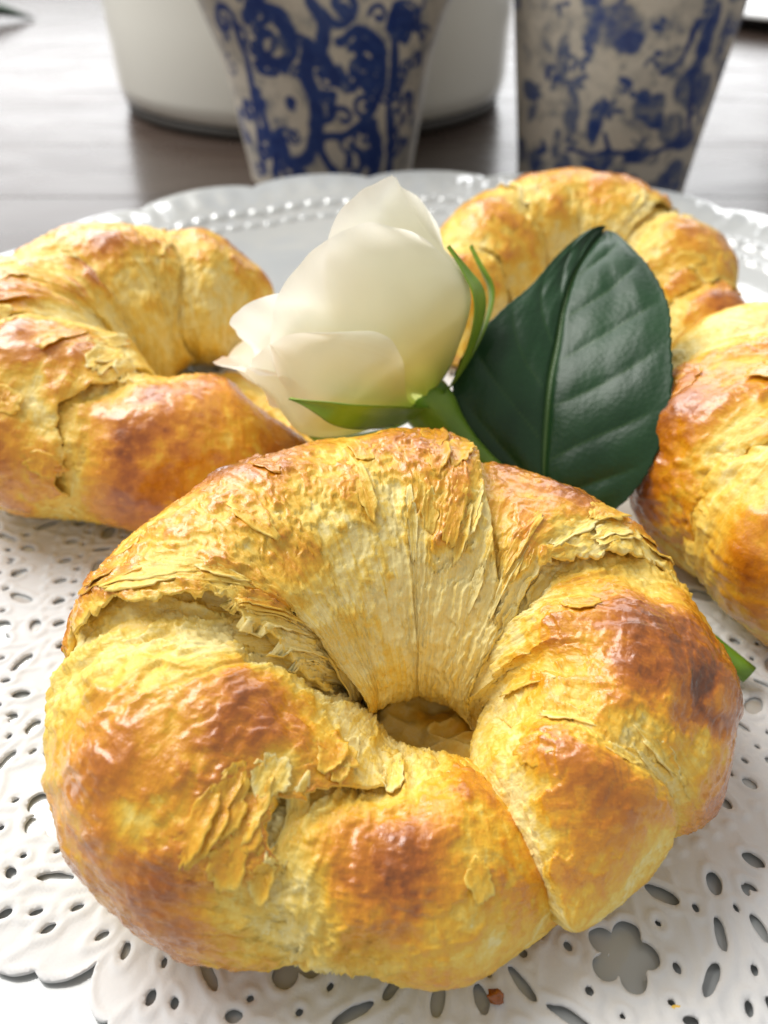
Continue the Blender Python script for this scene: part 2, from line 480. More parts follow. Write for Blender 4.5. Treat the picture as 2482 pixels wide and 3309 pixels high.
def wrap_mesh(roll, root, sp, cell, detail, blobs, seed, base_tone):
    """one rolled layer of dough between two edge curves; lip=True edges stand proud and are torn"""
    m = int(2 * math.pi * 2.7 / cell); phi = np.linspace(-math.pi, math.pi, m, endpoint=False)
    k = max(3, m // 60)
    ua = smooth_cyc(cyc_interp(phi, sp['a']), k) if not np.isscalar(sp['a']) else np.full(m, sp['a'])
    ub = smooth_cyc(cyc_interp(phi, sp['b']), k) if not np.isscalar(sp['b']) else np.full(m, sp['b'])
    la, lb = sp.get('lip_a'), sp.get('lip_b')
    n = max(12, int(np.abs(ub - ua).mean() * roll.L / cell))
    t = np.linspace(0, 1, n)[:, None]
    ra = ragged(roll, phi, ua.mean(), la['amp'], seed + 1) if la else 0
    rb = ragged(roll, phi, ub.mean(), lb['amp'], seed + 2) if lb else 0
    sg = np.sign((ub - ua).mean())
    U = ua + (ub - ua) * t + sg * (rb * t ** 5 - ra * (1 - t) ** 5)
    PH = phi + 0 * t
    low = sp.get('low', -.34)
    if not np.isscalar(low): low = cyc_interp(phi, low)
    ha = cyc_interp(phi, la['h']) if la else low
    hb = cyc_interp(phi, lb['h']) if lb else low
    r0, r1 = sp.get('rise', (.12, .62))
    off = ha * (1 - sst(r0, r1, t)) + hb * sst(.45, 1, t) + sp.get('puff', .12) * np.sin(math.pi * np.clip(t, 0, 1)) ** (.8 if la else 1.3)
    if la is None: off = np.where(t < .5, off, off)
    X0 = roll.pos(U, PH, off)
    r = roll.rad(U)
    # (u, phi) based coordinates for grain that follows the roll
    Q = np.stack([U * roll.L, PH * 2.4, 0 * U + seed], -1)
    inner = sst(-.35, -1.1, np.sin(PH) * 1.0 + .15)                     # towards the hole
    streak = noise3(Q[..., 0] * 4.2 + seed, np.sin(PH) * 1.3 + 2, np.cos(PH) * 1.3) + .6 * noise3(Q[..., 0] * 11, np.sin(PH) * 2.6, np.cos(PH) * 2.6 + seed)
    lump = fbm(X0, .42, 2, seed + 3)
    mid = fbm(X0, 1.5, 3, seed + 7)
    fine = fbm(X0, 5.0, detail, seed + 13)
    crk = 1 - np.abs(fbm(X0, 2.6, 2, seed + 17)) * 2.2
    near_lip = np.zeros_like(U)
    if lb: near_lip = np.maximum(near_lip, sst(.62, 1, t) + 0 * U)
    if la: near_lip = np.maximum(near_lip, sst(.38, 0, t) + 0 * U)
    starts = np.zeros_like(U)                                         # dough that was covered by its neighbour
    L_ = np.abs(ub - ua) * roll.L
    if not la and sp.get('cover_a', True): starts = np.maximum(starts, sst(sp.get('cw', 1.5), .5 * sp.get('cw', 1.5), t * L_))
    if not lb and sp.get('cover_b', False): starts = np.maximum(starts, sst(1.5, .35, (1 - t) * L_))
    Dl = np.full(U.shape, 9.0)
    if lb: Dl = np.minimum(Dl, (1 - t) * L_)
    if la: Dl = np.minimum(Dl, t * L_)
    Dphi = (PH + math.radians(sp.get('inner_edge', 62))) * 2.5
    Dphi = np.where(PH < math.radians(-140), 9, Dphi)
    stretch = noise3(X0[..., 0] * 1.1 + seed, X0[..., 1] * 1.1, X0[..., 2] * 1.1)
    wq = Q[..., 0] + .35 * mid + .22 * lump
    fing = noise3(wq * 1.5 + seed, PH * .9 + 7, X0[..., 2] * .3) + .6 * noise3(wq * 4.6, PH * 1.5 + seed, X0[..., 2] * .5) + .3 * noise3(wq * 12, PH * 3.5 + seed, X0[..., 2])
    q4 = np.minimum(Dl / .34, Dphi / .55) + .5 * stretch + 1.6 * fing + .25 * mid + .12 * fine
    q4 = np.clip(q4, 0, 4.0); fl_ = np.floor(q4); fr_ = q4 - fl_
    terr = fl_ + sst(0, .06, fr_)                                       # 0 lowest sheet .. 4 outer crust
    # loose blistered skin over the whole wrap
    q5 = 2.3 * fbm(X0 * np.array([1, 1, .8]), .75, 2, seed + 61) + .18 * fine + .25 * mid + .6 * fing
    skin = np.floor(q5) + sst(0, .07, q5 - np.floor(q5))
    pale = np.clip(starts + .75 * inner, 0, 1)
    # fibres and thin sheets that run round the roll
    rid1 = 1 - np.abs(noise3(wq * 3.0 + seed, PH * 1.1, X0[..., 2] * .25 + seed)) * 2.4
    rid2 = 1 - np.abs(noise3(wq * 7.5 + seed, PH * 2.3 + 4, X0[..., 2] * .5)) * 2.4
    fibre = np.clip(rid1, 0, 1) ** 2 + .55 * np.clip(rid2, 0, 1) ** 2
    d = .20 * lump + .035 * mid + .010 * fine + .012 * np.clip(crk, 0, 1) ** 3
    d = d + (.012 + .035 * pale) * streak + (.020 + .060 * pale + .03 * near_lip + .03 * starts) * (fibre - .5) + .045 * (terr - 4) + .022 * skin
    # torn films of crust
    film = np.zeros_like(U)
    for (fu, fph, ru, rph, hh, tone) in sp.get('films', []):
        dd = np.sqrt(((U - fu) * roll.L / ru) ** 2 + ((PH - math.radians(fph)) * 2.4 / rph) ** 2)
        e = 1 - dd + .20 * mid + .16 * fine
        s_ = sst(0, .05, e); d = d + hh * s_; film = film + tone * s_
    for (hx, hy, hz, hr, hd) in sp.get('dents', []):
        d = d - hd * np.exp(-((X0 - np.array([hx, hy, hz])) ** 2).sum(-1) / hr ** 2)
    X = roll.pos(U, PH, off + d)
    # baking tone: amber where the dough stood proud, buttery in folds and where it was covered
    top = .5 + .5 * np.cos(PH - .35)
    relief = .20 * lump + .06 * mid + .02 * fine + .05 * (fibre - .5) + .035 * fing
    bake = base_tone + .12 * (top - .5) + 1.5 * relief + .05 * skin
    mott = fbm(X0, 2.3, 4, seed + 31)
    bake = bake + .06 * mott - .09 * sst(.16, .24, fbm(X0 * np.array([1, 1, 1.3]), 1.5, 4, seed + 41))
    bake = bake - .065 * (4 - terr) - .12 * sst(.12, .0, fr_) * (fl_ < 4) * (fl_ > 0) - .10 * sst(.09, .0, q5 - np.floor(q5))  # lower sheets paler; bright rims at torn edges paint the light they catch
    bake = np.clip(bake, .03, 1) * (1 - .88 * pale) + .03 * pale + pale * .07 * (streak + .5 - fibre * .5)
    bake = bake + film
    for (bx, by, bz, br, bs) in blobs:
        dd = np.sqrt(((X0 - np.array([bx, by, bz])) ** 2).sum(-1)) / br
        bake = bake + 1.15 * bs * sst(1.2, .25, dd + .30 * mid + .16 * mott + .10 * (fibre - .5)) * (1 - .6 * starts)
    rows_b, rows_a = [], []; bk_b, bk_a = [], []
    for lip, rows, bks, idx, sgn in ((la, rows_a, bk_a, 0, -1), (lb, rows_b, bk_b, -1, 1)):
        if not lip: continue
        uo, oo = U[idx], (off + d)[idx]
        for back, th in ((-.015, .025), (.0, .07), (.10, .10), (.35, .18), (.8, .42)):
            rows.append(roll.pos(uo - sgn * sg * back / roll.L, phi, oo - th)); bks.append(np.full(m, .06 if th > .05 else .12))
    parts = ([np.array(rows_a[::-1])] if rows_a else []) + [X] + ([np.array(rows_b)] if rows_b else [])
    bparts = ([np.array(bk_a[::-1])] if rows_a else []) + [bake] + ([np.array(bk_b)] if rows_b else [])
    V = np.concatenate(parts, 0); B = np.clip(np.concatenate(bparts, 0), 0, 1)
    o = root.location
    roll.layers.append((phi, U, off + d, bake))
    return grid(sp.get('name', 'wrap'), V, M_PASTRY, root, cyc_m=True, attrs={'bake': B, 'fu': np.concatenate([np.repeat(U[:1] * roll.L, len(rows_a), 0), U * roll.L, np.repeat(U[-1:] * roll.L, len(rows_b), 0)], 0) + seed, 'fv': np.repeat((phi * 2.5)[None], len(V), 0)}, origin=[c / CM for c in o], flip=(sg < 0))

def croissant(pts, wraps, label, cell, detail=3, blobs=(), seed=0.0, base_tone=.40, core=(.05, .95), fill=.3):
    roll = Roll(pts, seed); roll.fill = fill
    c = np.mean([p[:2] for p in pts], 0)
    root = empty('croissant', (c[0], c[1], .15))
    tag(root, label, 'croissant', 'croissants on the platter')
    # soft crumb inside
    m = int(14 / cell / 1.4); n = int(roll.L / cell / 1.4)
    phi = np.linspace(-math.pi, math.pi, m, endpoint=False); U = np.linspace(core[0], core[1], n)[:, None] + 0 * phi
    PH = phi + 0 * U; X0 = roll.pos(U, PH, -.5 + 0 * U)
    st = noise3(U * roll.L * 5, np.sin(PH) * 1.2, np.cos(PH) * 1.2 + seed)
    X = roll.pos(U, PH, -.50 + .10 * fbm(X0, 1.2, 3, seed + 50) + .05 * st)
    grid('crumb', X, M_PASTRY, root, cyc_m=True, attrs={'bake': np.clip(.06 + .06 * st, 0, 1), 'fu': U * roll.L, 'fv': PH * 2.5}, origin=(c[0], c[1], .15))
    for k, sp in enumerate(wraps):
        wrap_mesh(roll, root, sp, cell, detail, blobs, seed + 3.7 * k, sp.get('tone', base_tone))
    return roll, root

def tucked_dough(root, cx, cy, rx, ry, z0):
    n, m = 60, 120
    a = np.linspace(0, 2 * math.pi, m, endpoint=False)[None, :]; r = np.linspace(0.0, 1, n)[:, None] ** .8
    X0 = np.stack([cx + rx * r * np.cos(a), cy + ry * r * np.sin(a), 0 * r * a], -1)
    f = fbm(X0, .8, 3, 77.0); rid = 1 - np.abs(fbm(X0 * np.array([.5, 1.4, 1]), 1.1, 2, 90.0)) * 2
    X0[..., 2] = z0 + .35 * f + .22 * np.clip(rid, 0, 1) ** 2 - .5 * sst(.7, 1, r)
    o = root.location
    grid('tucked_dough', X0, M_PASTRY, root, cyc_m=True, attrs={'bake': np.clip(.22 + .22 * f - .10 * rid, 0, .34)}, origin=[c / CM for c in o], flip=True)

def surface(roll, u, ph):
    """outermost height over the roll, and its tone, at (u, phi)"""
    best = np.full(u.shape, -9.0); tone = np.zeros(u.shape)
    for phi, U, off, bake in roll.layers:
        j = np.clip(((ph + math.pi) / (2 * math.pi) * len(phi)).astype(int) % len(phi), 0, len(phi) - 1)
        for k in range(u.size):
            jj = j.flat[k]; col = U[:, jj]; o, b = off[:, jj], bake[:, jj]
            if col[0] > col[-1]: col, o, b = col[::-1], o[::-1], b[::-1]
            if col[0] <= u.flat[k] <= col[-1]:
                i = min(np.searchsorted(col, u.flat[k]), len(col) - 1)
                if o[i] > best.flat[k]: best.flat[k] = o[i]; tone.flat[k] = b[i]
    best[best < -8] = -.3
    return best, tone

def flake(roll, root, u0, ph0, lu, lp, rot, seed, lift):
    """thin torn shard of crust: attached on one side, free and ragged on the other"""
    nr, na = 9, 34
    a = np.linspace(0, 2 * math.pi, na, endpoint=False)[None, :]; r = np.linspace(.02, 1, nr)[:, None]
    q = np.stack([np.cos(a) * 1.2, np.sin(a) * 1.2, 0 * a + seed], -1)
    R = 1 + .30 * fbm(q, 1.1, 2, seed) + .22 * fbm(q, 3.0, 2, seed + 3)
    x, y = r * R * np.cos(a), r * R * np.sin(a)
    c, s_ = math.cos(rot), math.sin(rot)
    du, dp = (x * c - y * s_) * lu / roll.L, (x * s_ + y * c) * lp / 2.5
    u, ph = u0 + du, math.radians(ph0) + dp
    uc, pc = np.array([[u0]]), np.array([[math.radians(ph0)]])
    h, tone = surface(roll, u, ph)
    h0, t0 = surface(roll, uc, pc)
    h = np.maximum(.45 * h + .55 * np.median(h), h - .02)
    ex = h + .012 + lift * sst(-.2, 1.0, x) ** 1.4 + .03 * sst(.5, 1, r) * fbm(np.stack([x, y, 0 * x + seed], -1), 1.5, 2, seed)
    T = roll.pos(u, ph, ex); B = roll.pos(u, ph, ex - .022)
    V = np.concatenate([T, B[::-1]], 0)
    tn = np.clip(np.median(tone) - .02 - .13 * sst(.6, 1, r) * (1 + 0 * a) + .05 * fbm(T, 3, 2, seed), 0, 1)
    tn = np.concatenate([tn, np.full(tn.shape, .06)], 0)
    o = root.location
    n2 = V.shape[0]
    grid('flake', V, M_PASTRY, root, cyc_m=True, attrs={'bake': tn, 'fu': np.concatenate([u, u[::-1]]) * roll.L + seed, 'fv': np.concatenate([ph, ph[::-1]]) * 2.5}, origin=[q_ / CM for q_ in o])

FRONT = [(4.2, 8.8, .8, .6, .6), (2.0, 8.0, 1.3, 1.6, 1.3), (-.7, 8.0, 1.75, 2.35, 1.8), (-2.95, 9.15, 2.35, 2.85, 2.35), (-3.65, 11.3, 2.7, 3.0, 2.7), (-2.3, 13.4, 2.9, 2.9, 2.9), (.3, 14.5, 2.9, 2.75, 2.9), (2.7, 14.0, 2.65, 2.65, 2.65), (4.4, 12.5, 2.4, 2.65, 2.4), (4.45, 10.4, 2.2, 2.3, 2.2), (3.55, 8.6, 2.1, 1.8, 1.9), (3.2, 6.55, 1.6, 1.05, 1.0)]
L1 = [(-150, .22), (-100, .20), (-57, .245), (-45, .265), (-31, .307), (-12, .336), (9, .346), (28, .354), (52, .352), (80, .35), (120, .345), (170, .30)]
R1 = [(-150, .72), (-85, .728), (-68, .706), (-51, .678), (-30, .643), (-11, .619), (30, .594), (60, .585), (120, .59), (180, .65)]
L2 = [(-150, .14), (-60, .15), (-12, .164), (3, .192), (16, .210), (30, .210), (44, .197), (72, .182), (88, .178), (130, .17), (180, .15)]
R2 = [(-150, .76), (-90, .74), (-45, .70), (-24, .703), (1, .726), (45, .735), (60, .745), (110, .75), (180, .76)]
R3 = [(-150, .86), (-90, .87), (-54, .891), (-12, .908), (19, .915), (32, .913), (70, .91), (120, .90), (180, .88)]
def sh(tb, d): return [(a, v + d) for a, v in tb]
front_wraps = [
    dict(a=L1, b=R1, lip_a=dict(amp=.46, h=[(-75, -.25), (-55, .0), (-30, .16), (8, .24), (25, .16), (45, .04), (65, -.14), (90, -.28), (180, -.34)]), lip_b=dict(amp=.13, h=[(-180, 0), (-80, .08), (-20, .26), (30, .32), (70, .2)]), puff=.03, inner_edge=34),
    dict(a=sh(L1, .06), b=L2, lip_b=dict(amp=.40, h=[(-60, -.15), (0, .06), (25, -.02), (60, -.20), (180, -.25)]), puff=.24, low=[(-80, -.4), (-50, -.62), (15, -.66), (40, -.52), (70, -.36), (180, -.32)], cw=4.0, rise=(.26, .70)),
    dict(a=sh(L2, .06), b=.0, puff=.26, low=-.48, cw=3.2, rise=(.16, .55)),
    dict(a=sh(R1, -.05), b=R2, lip_b=dict(amp=.34, h=[(-60, -.10), (-20, .10), (20, .14), (45, -.05), (60, -.2), (180, -.25)]), puff=.08, low=-.45, cw=2.1, rise=(.2, .7)),
    dict(a=sh(R2, -.055), b=R3, lip_b=dict(amp=.26, h=[(-60, -.12), (0, -.08), (60, -.15), (180, -.2)]), puff=.26, low=-.50, cw=2.2, rise=(.2, .6)),
    dict(a=sh(R3, -.06), b=1.0, puff=.24, low=-.46, cw=2.0, rise=(.2, .6)),
]
front_blobs = [(-3.56, 14.68, 5.18, 1.1, .26), (-1.83, 11.69, 5.28, .9, .26), (-2.35, 9.29, 4.39, 1.4, .20), (-.22, 7.02, 3.13, 1.5, .36), (-.1, 6.2, 2.2, 1.2, .25),
               (4.96, 10.55, 4.23, 1.6, .38), (5.9, 10.3, 3.4, 1.3, .28), (3.25, 8.51, 2.8, .8, .32), (3.7, 8.2, 3.2, .8, .26), (3.95, 14.33, 4.8, .9, .24), (-3.98, 6.61, 2.45, 1.6, .26), (-2.6, 14.9, 5.6, 1.0, .16),
               (5.36, 9.25, 3.82, 1.0, .20), (6.4, 9.4, 2.4, 1.3, .3), (-4.9, 8.54, 4.1, 1.5, .14), (-5.6, 8.4, 2.2, 1.8, .20), (1.2, 15.6, 5.5, .9, .18), (-6.0, 10.6, 3.6, 1.2, .12),
               (1.14, 12.07, 3.93, 1.6, -.20), (-3.11, 9.99, 4.92, .8, -.30), (-2.0, 9.9, 4.4, .7, -.3), (-1.79, 8.25, 3.91, .5, -.25), (2.97, 11.84, 4.17, .9, -.25), (1.58, 7.57, 2.87, 1.1, -.3), (-3.87, 7.4, 3.74, .55, -.30), (-1.31, 6.65, 3.12, .5, -.25)]
front_roll, front_root = croissant(FRONT, front_wraps, 'ring shaped golden croissant with torn flaky layers, nearest on the doily', .034, 4, front_blobs, 2.0, .31, (.03, .965), .75)
tucked_dough(front_root, 1.4, 10.9, 2.4, 2.1, .75)
rf = np.random.RandomState(12)
spots = []
for tb, sgn, lo, hi, n_ in ((L1, 1, -60, 40, 15), (R1, -1, -70, 40, 8), (L2, 1, -20, 80, 11), (R2, -1, -45, 60, 10), (R3, -1, -50, 50, 6)):
    for k in range(n_):
        p_ = rf.uniform(lo, hi); u_ = float(cyc_interp(np.array([math.radians(p_)]), tb)[0])
        spots.append((u_ + sgn * rf.uniform(.2, 1.0) / front_roll.L, p_, math.pi if sgn > 0 else 0.0))
for k in range(9):
    spots.append((rf.uniform(.38, .60), rf.uniform(-50, 60), rf.uniform(0, 6.3)))
for k in range(7):
    spots.append((rf.choice([rf.uniform(.05, .3), rf.uniform(.7, .97)]), rf.uniform(-50, 90), rf.uniform(0, 6.3)))
for k, (u_, p_, r_) in enumerate(spots):
    flake(front_roll, front_root, u_, p_, rf.uniform(.12, .27), rf.uniform(.30, .85), r_ + rf.uniform(-.25, .25), 3.3 * k + 1, rf.uniform(.02, .10))
def scatter_flakes(roll, root, us, n_, seed):
    r = np.random.RandomState(seed)
    for k in range(n_):
        flake(roll, root, r.choice(us) + r.uniform(-.03, .03), r.uniform(-55, 85), r.uniform(.18, .42), r.uniform(.3, .9), r.uniform(0, 6.3), 2.1 * k + seed, r.uniform(.04, .14))

def auto_wraps(lips_lo, lips_hi, slope, seed, amp=.2):
    """centre wrap between lips_lo[0] and lips_hi[0], then stepped layers towards both tips"""
    r = np.random.RandomState(seed)
    def curve(u, sgn):
        return [(a, u + sgn * (slope * math.sin(math.radians(a)) + .012 * r.randn())) for a in range(-150, 181, 30)]
    lo = [curve(u, 1) for u in lips_lo]; hi = [curve(u, -1) for u in lips_hi]
    H = [(-60, -.12), (-20, .04), (20, .02), (60, -.12), (180, -.2)]
    w = [dict(a=lo[0], b=hi[0], lip_a=dict(amp=amp, h=H), lip_b=dict(amp=amp, h=H), puff=.16)]
    for tb, end, sg in ((lo, .0, 1), (hi, 1.0, -1)):
        for k in range(len(tb)):
            nx = tb[k + 1] if k + 1 < len(tb) else end
            d = dict(a=sh(tb[k], sg * .06), b=nx, puff=.30, low=-.50, cw=2.4, rise=(.18, .6))
            if k + 1 < len(tb): d['lip_b'] = dict(amp=amp, h=H)
            w.append(d)
    return w
LEFT = [(-1.6, 21.9, 1.2, .6, .7), (-4.3, 21.2, 1.9, 2.0, 1.9), (-7.3, 21.0, 2.4, 2.8, 2.4), (-10.0, 22.2, 2.8, 3.1, 2.8), (-11.6, 24.6, 3.0, 3.2, 3.0), (-11.0, 27.6, 3.0, 3.1, 3.0), (-9.0, 29.7, 2.9, 2.9, 2.9), (-6.5, 30.4, 2.9, 2.3, 2.3), (-4.2, 30.8, 3.0, .9, 1.2)]
LEFT = [(x, y -0.9, z, a, b) for (x, y, z, a, b) in LEFT]
left_roll, left_root = croissant(LEFT, auto_wraps([.42, .27], [.60, .80], .02, 3), 'horseshoe croissant with dark brown front arm, touching the white rose petals', .065, 3,
          [(-6.1, 19.2, 2.6, 2.2, .50), (-3.6, 20.2, 1.8, 1.6, .38), (-9.5, 27.5, 5.2, 1.2, .30), (-5.3, 30.4, 4.6, .8, .3), (-10, 19.5, 3.4, 1.6, .2), (-11, 23, 5.2, 1.2, .2), (-7.5, 29.2, 4.2, 1.0, -.2), (-8.9, 28, 3.0, 1.6, -.2)], 5.0, .34)
tucked_dough(left_root, -6.0, 24.8, 4.2, 3.0, .7)
scatter_flakes(left_roll, left_root, [.27, .42, .5, .6, .8, .3], 26, 3)
RIGHT = [(15.5, 14.5, 1.3, .9, .9), (12.7, 15.6, 2.2, 2.1, 2.2), (10.4, 17.3, 2.8, 2.8, 2.8), (9.8, 19.8, 2.9, 2.9, 2.9), (11.0, 22.6, 2.9, 2.7, 2.9), (13.5, 24.2, 2.5, 2.3, 2.5), (16, 24, 1.8, 1, 1.2)]
RIGHT = [(x, y -1.2, z, a, b) for (x, y, z, a, b) in RIGHT]
right_roll, right_root = croissant(RIGHT, auto_wraps([.34, .16], [.62, .82], .03, 8), 'croissant with deep brown glossy side, cut off by the frame beside the leaf', .065, 3,
          [(7.6, 18.0, 3.0, 2.0, .38), (8.4, 16.0, 2.6, 1.6, .30), (8.6, 18.4, 4.8, 1.2, .25), (10.0, 21.5, 5.6, 2.0, -.25)], 11.0, .36)
scatter_flakes(right_roll, right_root, [.45, .5, .6], 9, 6)
BACK = [(3.0, 29, 1.3, .8, .9), (3.3, 31.3, 2.2, 1.9, 2.2), (4.6, 34, 2.8, 2.4, 2.8), (7.5, 35.5, 3, 2.6, 3.0), (10.3, 34.4, 2.8, 2.5, 2.8), (11.8, 32, 2.4, 2.2, 2.3), (12.0, 29.6, 1.7, 1.7, 1.6), (11.6, 27.5, 1.1, .9, .9)]
BACK = [(x, y -1.0, z, a, b) for (x, y, z, a, b) in BACK]
back_roll, back_root = croissant(BACK, auto_wraps([.34, .16], [.60, .80], .02, 14), 'pale golden croissant behind the rose and the leaf, farthest back', .075, 3,
          [(8.2, 33.6, 5.2, 1.0, .35), (11.6, 31.6, 4.6, 1.0, .35), (12.2, 29.5, 3.0, 1.3, .3), (6, 34.5, 5.8, 1.4, .1)], 17.0, .31)

scatter_flakes(back_roll, back_root, [.34, .45, .6, .8], 16, 8)

# ---------------------------------------------------------------- white rose
def petal_material():
    m, nt, b = new_mat('rose_petal')
    co = obj_co(nt)
    v = attr(nt, 'along')
    r = ramp(nt, [(0.0, (.62, .70, .22)), (.20, (.86, .82, .46)), (.5, (.96, .94, .78)), (1.0, (.97, .96, .90))], v)
    nt.links.new(r.outputs[0], b.inputs['Base Color'])
    b.inputs['Roughness'].default_value = .5; b.inputs['Specular IOR Level'].default_value = .35
    b.inputs['Sheen Weight'].default_value = .15
    tr = nd(nt, 'ShaderNodeBsdfTranslucent'); nt.links.new(r.outputs[0], tr.inputs[0])
    mx = nd(nt, 'ShaderNodeMixShader'); mx.inputs[0].default_value = .60
    out = nt.nodes['Material Output']
    nt.links.new(b.outputs[0], mx.inputs[1]); nt.links.new(tr.outputs[0], mx.inputs[2]); nt.links.new(mx.outputs[0], out.inputs[0])
    cb = nd(nt, 'ShaderNodeCombineXYZ'); nt.links.new(attr(nt, 'across'), cb.inputs[0]); nt.links.new(v, cb.inputs[1])
    mp = nd(nt, 'ShaderNodeMapping'); nt.links.new(cb.outputs[0], mp.inputs[0]); mp.inputs['Scale'].default_value = (13, 1.6, 1)
    bump(nt, b, math_n(nt, 'ADD', noise_n(nt, 1.0, 4, .6, mp.outputs[0], .4), noise_n(nt, 120, 3, .5, co)), .22, .0012)
    return m
M_PETAL = petal_material()
def green_material(name, c0, c1, rough=.4, transl=.2):
    m, nt, b = new_mat(name)
    co = obj_co(nt)
    r = ramp(nt, [(.3, c0), (.7, c1)], noise_n(nt, 90, 3, .55, co))
    nt.links.new(r.outputs[0], b.inputs['Base Color'])
    b.inputs['Roughness'].default_value = rough
    bump(nt, b, noise_n(nt, 900, 2, .5, co), .15, .0006)
    return m
M_SEPAL = green_material('sepal_green', (.13, .26, .012), (.24, .38, .03), .42)
M_STEM = green_material('stem_green', (.10, .21, .012), (.17, .31, .025), .38)

R_ = np.array([1.0, 0, 0]); U_ = np.array([0, math.sin(PITCH), math.cos(PITCH)]); B_ = -np.array([0, math.cos(PITCH), -math.sin(PITCH)])
ROSE = np.array([1.10, 20.0, 4.10])
axis = -.62 * R_ + .76 * U_ + .10 * B_; axis /= np.linalg.norm(axis)
toward = B_ - axis * (B_ @ axis); toward /= np.linalg.norm(toward)       # azimuth 0 faces the camera
side = np.cross(axis, toward)
rose = empty('rose', tuple(ROSE)); tag(rose, 'cream white rose with a single dark green leaf lying between the croissants', 'rose')
ro = tuple(ROSE)

def petal(az, width, H, rmax, flare, curl, seed, lift=0.0, notch=.0, bulge=.42, base_r=.30):
    nu, nv = 41, 49
    u = np.linspace(-1, 1, nu)[None, :]; v = np.linspace(0, 1, nv)[:, None]
    w = np.radians(width) * np.sin(math.pi * np.clip(v * .62 + .16, 0, 1)) ** .7
    outline = 1 - .30 * np.abs(u) ** 2.6 + .012 * np.exp(-(u / .10) ** 2)
    hv = v * outline
    rr = base_r + (rmax - base_r) * np.sin(np.clip(hv / bulge, 0, 1) * math.pi / 2) ** .62 + flare * sst(.45, 1.1, hv) ** 1.3
    P3 = np.stack([u * 1.5 + 0 * v, v * 2 + 0 * u, 0 * u * v + seed], -1)
    nz = fbm(P3, 1.0, 2, seed)
    edge = sst(.55, 1.0, v) * (.5 + .5 * np.abs(u))
    rr = rr + .15 * nz * sst(.1, .6, v) + .10 * edge * (np.sin(u * 7 + seed) + .5 * np.sin(u * 17 + 2 * seed))
    c_ = curl * sst(.78, 1.02, v) * (.4 + .6 * np.cos(u * 1.1 + .5 * math.sin(seed)))
    rr = rr + c_
    hh = H * hv + lift - .35 * c_ ** 2 + .08 * nz
    th = math.radians(az) + u * w + .05 * nz
    V = ROSE + hh[..., None] * axis + (rr * np.cos(th))[..., None] * toward + (rr * np.sin(th))[..., None] * side
    grid('petal', V, M_PETAL, rose, attrs={'along': (v + 0 * u), 'across': (u * (.35 + .65 * v) + seed)}, origin=ro)
# inner to outer; azimuth 0 faces the camera, +90 is the upper right of the bloom
spec = [(80, 60, 4.9, 1.5, .2, .10), (200, 60, 4.9, 1.55, .2, .1), (140, 74, 4.95, 2.1, .2, .2),
        (40, 64, 4.95, 2.2, .2, .15), (105, 74, 4.95, 2.4, .28, .2), (165, 70, 4.95, 2.45, .3, .25), (300, 60, 4.7, 2.55, .35, .2),
        (70, 70, 4.95, 2.75, .24, .16), (128, 70, 5.0, 2.88, .32, .2), (222, 60, 4.8, 3.0, .5, .35),
        (34, 64, 4.9, 2.92, .20, .18), (-6, 62, 4.35, 3.12, .12, .22), (-60, 56, 3.6, 3.22, .05, .20), (-104, 54, 4.5, 3.1, .45, .30)]
for k, (az, wd, H, rm, fl, cu) in enumerate(spec):
    petal(az, wd, H, rm, fl, cu, 1.3 * k + .4)
# hip and sepals
def along(p, d, t): return tuple(p + d * t)
STEM_END = np.array([8.75, 13.05, .55])
sd = (STEM_END - ROSE) / np.linalg.norm(STEM_END - ROSE)
tube('hip', [(*(ROSE + axis * .35), .30), (*(ROSE + axis * .15), .72), (*(ROSE - axis * .45), .74), (*(ROSE - axis * .85 + sd * .35), .50), (*(ROSE - axis * 1.0 + sd * 1.0), .30)], M_STEM, rose, 40, 24, ro)
def sepal(az, L, wid, r0, out, seed, twist=0.0):
    n, m = 40, 9
    v = np.linspace(0, 1, n)[:, None]; u = np.linspace(-1, 1, m)[None, :]
    half = wid * (np.sin(math.pi * np.clip(v * .9 + .1, 0, 1)) ** .8 * (1 - v) ** .55) + .012
    rr = .55 + (r0 - .55) * np.sin(np.clip(v / .62, 0, 1) * math.pi / 2) ** .75 + out * v ** 2 + .06 * u ** 2
    hh = -.25 + L * v - .12 * np.abs(u) * half
    th = math.radians(az) + twist * v ** 2 + u * half / np.maximum(rr, .4)
    a = ROSE + hh[..., None] * axis + (rr * np.cos(th))[..., None] * toward + (rr * np.sin(th))[..., None] * side
    b = a - .05 * ((np.cos(th))[..., None] * toward + (np.sin(th))[..., None] * side)
    V = np.concatenate([a, b[:, ::-1]], 1)
    grid('sepal', V, M_SEPAL, rose, cyc_m=True, origin=ro)
sepal(54, 2.9, .62, 3.16, .05, 1.0, .05); sepal(90, 2.7, .45, 3.3, .35, 2.0); sepal(-28, 2.4, .66, 3.85, .0, 3.0, -.36); sepal(-120, 2.4, .6, 3.2, .6, 4.0); sepal(190, 3.2, .6, 2.8, .8, 5.0)
S0 = ROSE - axis * .95 + sd * .8
tube('stem', [(*S0, .34), (*(S0 + sd * 1.3 - np.array([0, 0, .05])), .25), (*(S0 * .55 + STEM_END * .45), .23), (*STEM_END, .24)], M_STEM, rose, 50, 16, ro)

